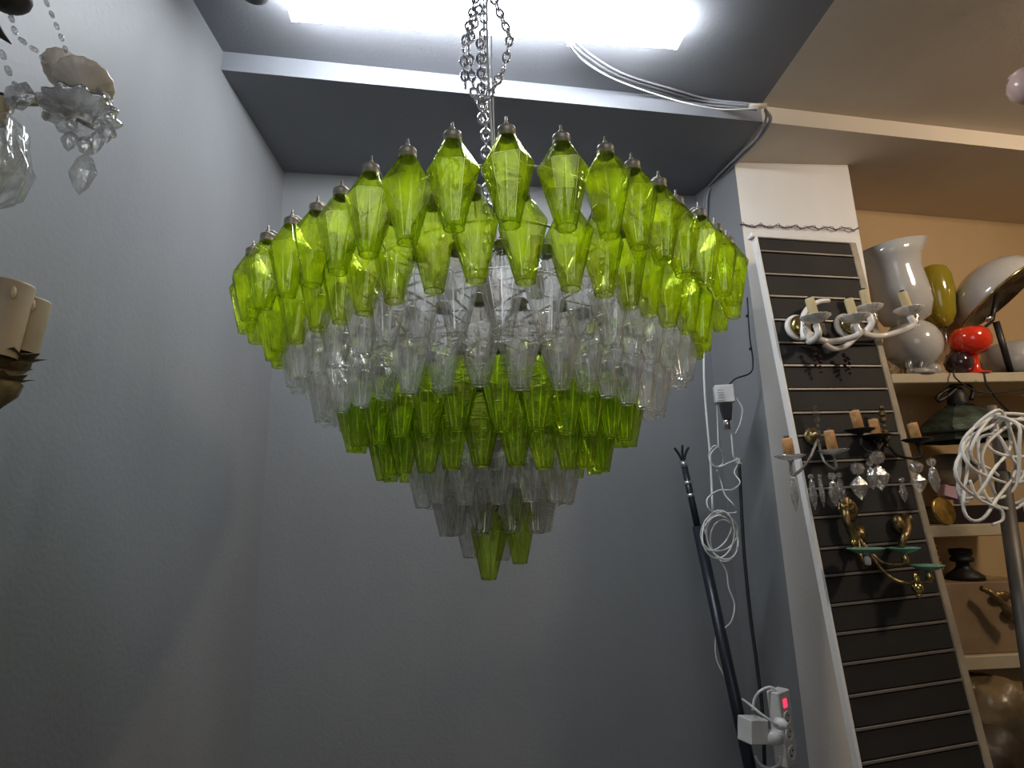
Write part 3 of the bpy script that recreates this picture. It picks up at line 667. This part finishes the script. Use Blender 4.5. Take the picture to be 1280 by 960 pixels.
# tall flared opal shade
p = onS(1148, 2.84, Z1); k = sx(p)
t = thing('opal_lamp', p, 'tall white opal glass lamp with wide flared rim, left on the upper shelf', 'lamp')
MB().lathe([(.002, 0), (.075, 0), (.08, .012), (.05, .03), (.03, .05), (.028, .12), (.045, .20), (.05, .24)], p, 24).build('base', MT['opald'], t)
m = MB(); zz = (PY(1142, 400, 2.84).z - Z1); zt = PY(1110, 305, 2.84).z - Z1
zt -= .045; prof = [(.05, zz - .03), (.11, zz), (.138, zz + (zt - zz) * .18), (.140, zz + (zt - zz) * .45), (.135, zz + (zt - zz) * .68), (.150, zz + (zt - zz) * .85), (.195, zt)]
prof += [(r - .006, z) for r, z in prof[::-1]]
m.lathe(prof, p + V((.03, 0, 0)), 36, Matrix.Rotation(-.12, 3, 'Y'), wav=.015, wn=6); m.build('flared_shade', MT['opal'], t)
# olive lamp
p = onS(1192, 2.98, Z1); t = thing('olive_lamp', p, 'olive yellow glass lamp on a clear stem behind the tall opal lamp', 'lamp')
zz = PY(1180, 405, 2.98).z - Z1; zt = PY(1177, 333, 2.98).z - Z1
MB().lathe([(.02, zz - .02), (.05, zz), (.075, zz + .05), (.09, zz + (zt - zz) * .55), (.088, zz + (zt - zz) * .8), (.07, zt - .02), (.03, zt), (.002, zt + .003)], p, 28).build('olive_shade', MT['olive'], t)
MB().lathe([(.002, 0), (.07, 0), (.07, .01), (.02, .03), (.012, .05), (.012, zz * .5), (.02, zz * .6), (.012, zz * .7), (.018, zz)], p, 18).build('clear_stem', MT['smoke'], t)
# dome lamp on a black stand
p = onS(1265, 2.9, Z1); t = thing('desk_lamp', p, 'large tilted desk lamp with white dome and dark hollow underside on black stand', 'lamp')
dc = PY(1246, 368, 2.9); tm = Matrix.Rotation(-.50, 3, 'Y') @ Matrix.Rotation(-.42, 3, 'X')
R_ = .235
MB().lathe([(R_, -.02), (R_ * 1.0, 0), (R_ * .93, .06), (R_ * .72, .12), (R_ * .4, .158), (.03, .172), (.002, .173)], dc, 40, tm).build('dome_shade', MT['opal'], t)
rim = MB().lathe([(R_ * 1.01, -.02), (R_ * 1.03, -.026), (R_ * .98, -.03), (R_ * .8, .0), (R_ * .4, .03), (.002, .04)], dc, 40, tm).build('inner_reflector', mat('dark mirror reflector', (.10, .085, .07), .25, .7, .6, 9., .5), t)
MB().tube([dc + tm @ V((R_ * 1.01 * math.cos(2 * PI * i / 40), R_ * 1.01 * math.sin(2 * PI * i / 40), -.024)) for i in range(40)], .006, 8, True).build('metal_rim', MT['brass'], t)
m = MB().tube([PY(1245, 402, 2.86), p + V((-.0, 0, .01))], .016, 10).tube([dc + tm @ V((0, 0, -.0)), PY(1240, 400, 2.86)], .012, 8).tube([PY(1240, 402, 2.86), PY(1210, 425, 2.88)], .008, 8)
m.lathe([(.002, 0), (.09, 0), (.09, .014), (.02, .02)], p, 24); m.build('stand', MT['black'], t)
MB().lathe([(.002, -.02), (.016, -.016), (.016, .016), (.002, .02)], PY(1236, 398, 2.83), 12, Matrix.Rotation(1.2, 3, 'Y')).build('clamp_screw', MT['chrome'], t)
# red footed lamp
p = onS(1221, 2.83, Z1); t = thing('red_lamp', p, 'small glossy orange-red footed glass lamp on the upper shelf', 'lamp')
zt = PY(1216, 412, 2.83).z - Z1
MB().lathe([(.002, 0), (.062, 0), (.064, .006), (.03, .018), (.022, .03), (.024, zt * .42), (.03, zt * .45), (.002, zt * .46)], p, 26).build('foot', MT['red'], t)
MB().lathe([(.02, zt * .42), (.065, zt * .48), (.092, zt * .62), (.097, zt * .78), (.088, zt * .93), (.07, zt), (.06, zt * .98), (.002, zt * .9)], p, 32).build('bowl', MT['red'], t)
# purple ball
p = onS(1202, 2.86, Z1); o = MB().lathe([(.002, 0), (.03, 0), (.035, .01), (.06, .04), (.068, .075), (.055, .115), (.03, .13), (.028, .14), (.002, .14)], p, 24).build('glass_bowl', MT['purple']); tag(o, 'dark purple round glass bowl left of the red lamp', 'bowl')
# globe lamp with crystals
p = onS(1141, 2.86, Z1); t = thing('globe_lamp', p, 'round white globe lamp standing below the tall opal lamp', 'lamp')
r_ = 31 * sx(p); cc = PY(1141, 431, 2.86)
MB().sphere(cc, r_, 32).build('globe', MT['opal'], t)
MB().lathe([(.002, 0), (.05, 0), (.052, .01), (.034, .02), (.034, max(.03, cc.z - r_ - Z1 + .02))], p, 20).build('base', MT['smoke'], t)
p = onS(1166, 2.84, Z1); o = MB().lathe([(.002, 0), (.03, 0), (.045, .02), (.042, .045), (.028, .06), (.002, .064)], p, 18, wav=.04, wn=7).build('frosted_cup', MT['opald']); tag(o, 'small greyish frosted glass cup between globe lamp and purple bowl', 'cup')
for i, (x, lab) in enumerate(((1138, 'clear glass stub vase just under the globe lamp'), (1153, 'clear glass stub vase left of the frosted cup'))):
    p = onS(x, 2.80, Z1); o = MB().lathe([(.002, 0), (.018, 0), (.018, .02), (.012, .03), (.018, .045), (.018, .075), (.015, .075), (.010, .03), (.002, .03)], p, 14).build('glass_stub', MT['crystal']); tag(o, lab, 'vase', 'clear glass stub vases')
p = onS(1272, 3.02, Z1); o = MB().lathe([(.03, 0), (.12, .02), (.15, .10), (.14, .18), (.08, .22), (.002, .23)], p, 30).build('opal_glass_dome', MT['opald']); tag(o, 'greyish opal glass shade at the right end of the upper shelf', 'lampshade')
p = onS(1128, 2.82, Z1); o = MB().lathe([(.002, 0), (.05, 0), (.055, .04), (.045, .09), (.03, .1), (.002, .1)], p + V((-.02, .06, 0)), 20).build('smoky_glass_dome', MT['smoke']); tag(o, 'smoky glass shade at the very left end of the upper shelf', 'lampshade')
# hanging iron lantern between shelves
Y0 = 2.86; c = PY(1204, 535, Y0); k = sx(c); t = thing('iron_lantern', c, 'verdigris black iron lantern shade with looped handle below the upper shelf', 'lantern')
zT = PY(1200, 507, Y0).z - c.z
MB().lathe([(.24, -.07), (.25, -.03), (.245, 0), (.20, zT * .35), (.12, zT * .8), (.055, zT), (.05, zT + .01), (.002, zT + .012)], c, 8, Matrix.Diagonal(V((.92, .7, 1))), smooth=False).build('lantern_roof', MT['verdi'], t)
m = MB()
for i in range(8):
    a_ = 2 * PI * i / 8; m.tube([c + V((.92 * .25 * math.cos(a_), .7 * .25 * math.sin(a_), -.025)), c + V((.92 * .06 * math.cos(a_), .7 * .06 * math.sin(a_), zT + .004))], .006, 6)
m.tube([c + V((.92 * .25 * math.cos(2 * PI * i / 32), .7 * .25 * math.sin(2 * PI * i / 32), -.03)) for i in range(32)], .008, 6, True); m.build('ribs', MT['blackm'], t)
MB().lathe([(.05, zT), (.045, zT + .05), (.03, zT + .09), (.002, zT + .10)], c, 12).build('cap', MT['blackm'], t)
m = MB().tube(smooth_pts([PY(1214, 500, Y0 - .03), PY(1216, 488, Y0 - .03), PY(1208, 481, Y0 - .03), PY(1196, 480, Y0 - .03), PY(1184, 487, Y0 - .03), PY(1172, 496, Y0 - .03), PY(1174, 501, Y0 - .03), PY(1186, 494, Y0 - .03), PY(1196, 485, Y0 - .03)]), .010, 8); m.build('looped_handle', MT['blackm'], t)
m = MB().tube(smooth_pts([PY(1230, 467, 2.74), PY(1233, 480, 2.74), PY(1240, 490, 2.74), PY(1250, 503, 2.74), PY(1262, 515, 2.74)]), .005, 6).tube(smooth_pts([PY(1236, 492, 2.74), PY(1255, 490, 2.74), PY(1285, 485, 2.74)]), .004, 6).tube(smooth_pts([PY(1236, 492, 2.74), PY(1215, 487, 2.75), PY(1194, 472, 2.75), PY(1193, 462, 2.76)]), .004, 6)
o = m.build('dark_wire', MT['black']); tag(o, 'thin dark flex trailing from the upper shelf front edge', 'wire')
# steel stand and white cable coil
p0, p1 = PY(1240, 508, 2.45), PY(1268, 700, 2.38)
dd = (p1 - p0).normalized(); ft = p0 + dd * (p0.z / -dd.z)
t = thing('steel_stand', ft, 'dull steel tube stand in front of the shelves holding the white cable', 'stand')
MB().tube([p0, p0 + dd * .3], .019, 12).build('upper_tube', MT['alu'], t)
MB().tube([p0 + dd * .30, ft], .030, 12).build('lower_tube', MT['steel'], t)
MB().lathe([(.002, 0), (.15, 0), (.15, .012), (.04, .02)], fl(ft, 0), 24).build('foot_plate', MT['steel'], t)
m = MB(); rnd = random.Random(5)
loops = [(1240, 572, 36, 60, .35), (1250, 562, 38, 44, .9), (1234, 582, 30, 66, .15), (1262, 560, 44, 40, -.5), (1228, 570, 26, 52, .5), (1268, 575, 34, 54, .4), (1250, 590, 24, 56, -.35), (1272, 548, 36, 26, .2)]
for j, (cx, cy, rx, ry, ph) in enumerate(loops):
    pts = []
    for i in range(40):
        a_ = 2 * PI * i / 40; X = rx * math.cos(a_) * (1 + .20 * math.sin(3 * a_ + j)); Y_ = ry * math.sin(a_) * (1 + .13 * math.cos(2 * a_ + j))
        pts.append(PY(cx + X * math.cos(ph) - Y_ * math.sin(ph), cy + X * math.sin(ph) + Y_ * math.cos(ph), 2.36 + .006 * j + .03 * math.sin(2 * a_ + j)))
    m.tube(pts, .0068, 8, True)
m.tube(smooth_pts([PY(1212, 600, 2.34), PY(1222, 622, 2.34), PY(1240, 632, 2.34), PY(1252, 638, 2.34), PY(1253, 650, 2.34), PY(1240, 656, 2.34)]), .0058, 8)
o = m.build('coiled_cable', MT['wcable']); tag(o, 'big loose coil of white cable looped over the steel stand by the shelves', 'cable')
# middle shelf
p = onS(1182, 2.84, Z2); zc_ = PY(1179, 640, 2.80)
mx = Matrix.Rotation(PI / 2 - .15, 3, 'X')
o = MB().lathe([(.002, .012), (.02, .014), (.03, .006), (.045, .012), (.055, .004), (.068, .010), (.072, 0), (.002, -.006)], V((zc_.x, zc_.y, Z2 + .068)), 32, Matrix.Rotation(.3, 3, 'Z') @ Matrix.Diagonal(V((1.05, 1, .98))) @ mx).build('brass_plate', MT['brass']); tag(o, 'oval embossed brass plate leaning on the middle shelf', 'plate')
q = PY(1191, 615, 2.9); o = MB().box(V((q.x, 2.93, q.z)), (.075, .05, .06), Matrix.Rotation(.3, 3, 'Y')).build('mauve_packet', MT['mauve']); tag(o, 'small mauve packet on the dark case behind the brass plate', 'packet')
q = PY(1204, 620, 2.9); o = MB().box(V((q.x, 2.92, q.z)), (.05, .05, .08)).build('lilac_packet', MT['lilac']); tag(o, 'small lilac white packet beside the mauve packet on the middle shelf', 'packet')
q1, q2 = onS(1205, 2.96, Z2), onS(1248, 2.96, Z2); zt = PY(1200, 632, 2.9).z
o = MB().box(((q1.x + q2.x) / 2 - .03, 2.98, (Z2 + zt) / 2), (q2.x - q1.x + .2, .22, zt - Z2)).build('dark_case', mat('black lacquer case', (.012, .009, .014), .25, coat=.4)); tag(o, 'low black case at the back of the middle shelf under the small packets', 'case')
q = PY(1165, 590, 2.95); o = MB().lathe([(.10, -.06), (.15, -.02), (.155, .03), (.12, .07), (.06, .10), (.002, .105)], PY(1188, 592, 2.97), 28, Matrix.Diagonal(V((1, .6, 1)))).build('fabric_shade', mat('brownish grey cloth shade', (.22, .17, .12), .7, var=.25)); tag(o, 'brownish grey cloth shade hanging behind the crystals under the iron lantern', 'lampshade')
# between middle and lower shelf
zb = PY(1230, 727, 2.82).z; a_, b_ = onS(1196, 2.80, Z3), onS(1310, 2.80, Z3)
bx = thing('cardboard_box', V(((a_.x + b_.x) / 2, 2.95, Z3)), 'brown cardboard box standing on the lower shelf', 'box')
MB().box(((a_.x + b_.x) / 2, 2.96, (Z3 + zb) / 2 ), (b_.x - a_.x, .30, zb - Z3 - .002)).build('carton', MT['card'], bx)
MB().box(((a_.x + b_.x) / 2, 2.96, zb), (b_.x - a_.x + .004, .05, .003)).build('packing_tape', mat('shiny brown tape', (.30, .2, .09), .25), bx)
p = V((onS(1207, 2.92, zb).x, 2.92, zb)); p.z = zb + .002
o = MB().lathe([(.002, 0), (.085, 0), (.08, .02), (.045, .045), (.03, .06), (.028, .08), (.05, .085), (.052, .1), (.04, .11), (.05, .12), (.05, .145), (.002, .15)], p, 24).build('lamp_base', MT['blackm']); tag(o, 'turned black lamp base standing on the cardboard box', 'lamp base')
q = PY(1163, 695, 2.74); m = MB()
for j in range(5):
    z = -.055 + j * .026; m.tube([q + V((.036 * math.cos(2 * PI * i / 20) + j * -.004, .036 * math.sin(2 * PI * i / 20), z)) for i in range(20)], .009, 8, True)
m.lathe([(.02, -.07), (.02, .07)], q, 12)
ms = m.build('coiled_brass', MT['brass']); tag(ms, 'ringed polished brass lamp body beside the panel edge, left of the box', 'lamp part')
q0_ = PY(1186, 735, 2.74)
m = MB()
m.sphere(PY(1252, 745, 2.79), .045, 14, (1.2, .3, .5)).sphere(PY(1262, 765, 2.79), .032, 12, (1, .4, .8)).sphere(PY(1270, 772, 2.79), .022, 10)
m.tube(smooth_pts([PY(1226, 735, 2.75), PY(1240, 742, 2.74), PY(1254, 756, 2.73), PY(1266, 775, 2.74)]), .012, 8, r1=.02)
o = m.build('brass_figure', MT['dbrass']); tag(o, 'crumpled aged brass ornament hanging in front of the cardboard box', 'ornament')
# low wrapped goods
def blob(name, px, py, Y, r, s3, label, mt, seed):
    rnd = random.Random(seed); c = PY(px, py, Y); m = MB().sphere(c, r, 28, s3)
    for i, v in enumerate(m.v):
        d_ = (v - c); n_ = math.sin(d_.x * 31 + seed) * math.cos(d_.z * 27) + .6 * math.sin(d_.z * 53 + d_.x * 41); m.v[i] = c + d_ * (1 + .10 * n_)
    o = m.build(name, mt); tag(o, label, 'bag'); return o
blob('wrapped_bundle', 1222, 880, 2.84, .17, (1.1, .8, .8), 'crumpled brown wrapped bundle below the lower shelf', MT['wrap'], 1)
blob('plastic_bag', 1268, 905, 2.72, .17, (1.1, .8, 1.1), 'shiny translucent bag bulging at the lower right below the shelves', MT['wrap'], 2)
blob('dark_sack', 1232, 945, 2.68, .15, (1.3, .8, .8), 'dark brown sack at the bottom near the panel edge', mat('dark sack', (.06, .04, .025), .5, var=.4, bump=.8, bscale=12.), 3)
a_ = PY(1205, 975, 2.7)
o = MB().box((a_.x + .75, 2.8, a_.z / 2 - .02), (1.7, .5, max(.1, a_.z - .05))).build('storage_chest', mat('brown chest', (.09, .06, .035), .5)); tag(o, 'brown chest on the floor that carries the wrapped bundles under the shelves', 'chest')

# ------------------------------------------------------------------ corner of a pink glass at top right
p = PY(1284, 108, 1.6); k = sx(p)
o = MB().lathe([(.002, -.055), (.03, -.05), (.052, -.02), (.055, .01), (.045, .035), (.03, .05), (.034, .056), (.026, .056), (.002, .03)], p, 28, Matrix.Rotation(-.25, 3, 'Y')).build('pink_shade', MT['pink']); tag(o, 'pale pink frosted glass shade at the top right edge', 'lamp'); MB().tube(smooth_pts([p + V((.0, 0, .04)), p + V((.06, 0, .09)), p + V((.2, 0, .1)), p + V((.35, 0, .6)), V((p.x + .35, p.y, ZF))]), .006, 8).build('arm', MT['dbrass'], o)

# ------------------------------------------------------------------ crystal chandelier at upper left
Yl = .86
def Q(px, py, d=0.): return PY(px, py, Yl + d)
c = Q(-60, 60); cx = thing('crystal_chandelier', c, 'clear crystal chandelier with white cup and bead strings at the upper left edge', 'chandelier')
k = sx(Q(60, 100))
cup = Q(84, 128)
m = MB(); tm = Matrix.Rotation(-.25, 3, 'X') @ Matrix.Rotation(-.15, 3, 'Y')
star_lathe(m, [(.004, -.004), (.014, 0), (.030, .005), (.040, .012), (.041, .014), (.039, .015), (.029, .009), (.004, .004)], Q(104, 108, -.01), 16, .02, 64, Matrix.Rotation(-.55, 3, 'X') @ Matrix.Rotation(-.30, 3, 'Y')); m.build('glass_cup', MT['cupm'], cx)
m = MB(); star_lathe(m, [(.004, -.004), (.014, 0), (.028, .005), (.037, .012), (.038, .014), (.036, .015), (.027, .009), (.004, .004)], Q(77, 94, .02), 16, .02, 64, Matrix.Rotation(-.60, 3, 'X') @ Matrix.Rotation(.10, 3, 'Y')); m.build('petal_cup', MT['cupm'], cx)
MB().lathe([(.002, -.03), (.006, -.028), (.012, -.015), (.018, -.004), (.024, 0)], Q(92, 130, -.005), 12).build('cup_holder', MT['dbrass'], cx)
arm(cx, [Q(-60, 150), Q(-10, 132), Q(30, 124), Q(62, 128), Q(82, 142), Q(92, 135)], .0055, MT['crystal'])
arm(cx, [Q(-60, 135, .03), Q(-10, 126, .03), Q(30, 130, .03), Q(70, 132, .02), Q(95, 148), Q(118, 160)], .0035, MT['capm'], 'metal_arm')
m = MB(); star_lathe(m, [(.004, -.008), (.025, -.004), (.05, .004), (.052, .008), (.02, .004)], Q(100, 146, -.01), 12, .08, 60, tm); m.build('crystal_saucer', MT['crystal'], cx)
def beads(pts, r, n, m=None):
    m = m or MB(); sp = smooth_pts(pts, 12); L = [0]
    for a_, b_ in zip(sp, sp[1:]): L.append(L[-1] + (b_ - a_).length)
    for i in range(n):
        s = L[-1] * i / (n - 1); j = max(j_ for j_ in range(len(L)) if L[j_] <= s + 1e-9); j = min(j, len(sp) - 2); t_ = (s - L[j]) / max(1e-9, L[j + 1] - L[j])
        q = sp[j].lerp(sp[j + 1], t_); dv = (sp[j + 1] - sp[j]).normalized(); mx = dv.to_track_quat('Z', 'Y').to_matrix()
        m.sphere(q, r, 8, (.62, .62, 1.25), mx, False)
    return m.build('bead_string', MT['crystal'], cx)
beads([Q(52, -10), Q(62, 12), Q(74, 40), Q(82, 62)], .0065, 6)
beads([Q(2, -6), Q(14, 22), Q(20, 42), Q(34, 56), Q(46, 64), Q(54, 74)], .0075, 7)
beads([Q(-8, 50), Q(2, 66), Q(12, 92), Q(20, 108)], .0085, 4)
beads([Q(22, 122), Q(45, 118), Q(60, 122), Q(74, 132)], .0075, 5)
beads([Q(60, 120), Q(86, 136), Q(104, 148), Q(124, 152)], .0065, 8)
beads([Q(22, 125), Q(14, 140), Q(4, 150), Q(-8, 152)], .0055, 6)
beads([Q(112, 108), Q(130, 116), Q(138, 128), Q(136, 150)], .0065, 6)
MB().lathe([(.002, -.012), (.014, -.010), (.024, -.002), (.024, .002), (.014, .010), (.002, .012)], Q(24, 120, -.01), 10, Matrix.Rotation(PI / 2, 3, 'X'), smooth=False, wav=.08, wn=5).build('rosette', MT['crystal'], cx)
for (x, y, L_, w_) in ((110, 172, .098, .036), (91, 150, .055, .024), (124, 150, .060, .024), (137, 142, .055, .02), (102, 122, .030, .022), (60, 136, .022, .014), (120, 128, .03, .02)):
    drop_mb(Q(x, y, -.01), L_, w_ * 1.15, facets=8).build('crystal_drop', MT['crystal'], cx)
m = MB()
for i in range(3):
    star_lathe(m, [(.004, -.072 - i * .012), (.024 + .006 * i, -.06 - i * .004), (.038 + .004 * i, -.02), (.036, .012 - .006 * i), (.02, .03)], Q(-4, 168 + i * 12), 9, .10, 54)
m.build('fluted_bowl', MT['clear'], cx)
candle(cx, Q(-2, 148, .0) + V((0, 0, -.01)), .045, .011, MT['candle'])
m = MB().sphere(Q(8, -6, -.02), .032, 20, (1.1, 1, .75)); o = m.build('dark_boss', MT['umber'], cx)
MB().tube([Q(-10, 30), Q(2, 44), Q(14, 55)], .010, 8, r1=.001).build('dark_spike', MT['umber'], cx)

# ------------------------------------------------------------------ gilded lamp with card sleeves at the left edge
Yg = .80
def K(px, py, d=0.): return PY(px, py, Yg + d)
g = thing('gilded_chandelier', K(-30, 480), 'dark gilded wooden lamp arm with two tan candle sleeves at the left edge', 'chandelier')
lean = .10
for (x, yb, yt, r, dd_) in ((22, 440, 374, .0225, 0.), (-8, 445, 354, .024, -.03)):
    b_ = K(x, yb, dd_); h = (K(x, yt, dd_).z - b_.z)
    o = MB().lathe([(r, 0), (r, h - .003), (r * .96, h), (r * .80, h), (r * .78, h - .03), (.001, h - .03)], b_, 28, Matrix.Rotation(lean, 3, 'Y')).build('candle_sleeve', MT['tan'], g)
    q = b_ + Matrix.Rotation(lean, 3, 'Y') @ V((r * .7, -r * .75, h * .82)); MB().sphere(q, .0045, 8, (.8, .8, 2)).build('wax_drip', MT['candle'], o)
def spiky(cx_, cy_, R, n, h, name):
    c = K(cx_, cy_, -.01); vs = [c + V((0, 0, h * .5)), c + V((0, 0, -h * .5))]; fs = []
    for i in range(2 * n):
        a_ = PI * i / n; r = R if i % 2 == 0 else R * .72; vs.append(c + V((r * math.cos(a_), r * math.sin(a_), .004 if i % 2 == 0 else 0)))
    for i in range(2 * n):
        j = (i + 1) % (2 * n); fs += [[0, 2 + i, 2 + j], [1, 2 + j, 2 + i]]
    MB().add(vs, fs).build(name, MT['gilt'], g)
spiky(2, 446, .048, 9, .012, 'leaf_collar'); spiky(-4, 460, .038, 9, .014, 'leaf_collar'); spiky(-10, 473, .044, 9, .012, 'leaf_collar')
MB().lathe([(.002, -.075), (.012, -.06), (.026, -.045), (.030, -.03), (.022, -.02), (.034, -.006), (.036, .01), (.03, .02)], K(-2, 452), 20).build('turned_cup', MT['gilt'], g)
arm(g, [K(-2, 475), K(-20, 500), K(-60, 505), K(-110, 480)], .010, MT['gilt'])

for nm, q, par in (('hanging_rod', Q(-60, 150), cx), ('hanging_rod', K(-110, 480), g)):
    MB().tube([q, V((q.x, q.y, ZF))], .007, 8).build(nm, MT['dbrass'], par)
# ------------------------------------------------------------------ lights
def area(name, loc, tgt, size, power, c, sy=None):
    l = bpy.data.lights.new(name, 'AREA'); l.energy = power; l.color = c; l.shape = 'RECTANGLE'; l.size = size; l.size_y = sy or size
    o = bpy.data.objects.new(name, l); col.objects.link(o); o.location = loc; o.rotation_euler = (V(tgt) - V(loc)).to_track_quat('-Z', 'Y').to_euler(); return o
area('shop_ceiling_lamp', (3.2, 1.0, 3.2), (2.4, 3.0, 2.0), .35, 20, (1, .81, .60))
area('front_fill_light', (.3, -1.9, 2.5), (.2, 1.6, 2.2), 1.8, 9, (.95, .97, 1))  # unseen soft fill added behind the camera to brighten front faces
w = bpy.data.worlds.new('world'); sc.world = w; w.use_nodes = True
w.node_tree.nodes['Background'].inputs[0].default_value = (.55, .56, .60, 1); w.node_tree.nodes['Background'].inputs[1].default_value = .05
sc.cycles.max_bounces = 10; sc.cycles.transparent_max_bounces = 64; sc.cycles.glossy_bounces = 4; sc.cycles.diffuse_bounces = 4; sc.cycles.transmission_bounces = 8
sc.cycles.caustics_reflective = False; sc.cycles.caustics_refractive = False
sc.cycles.sample_clamp_indirect = 6
sc.cycles.use_denoising = True
sc.view_settings.view_transform = 'Standard'; sc.view_settings.look = 'None'; sc.view_settings.exposure = 0.75
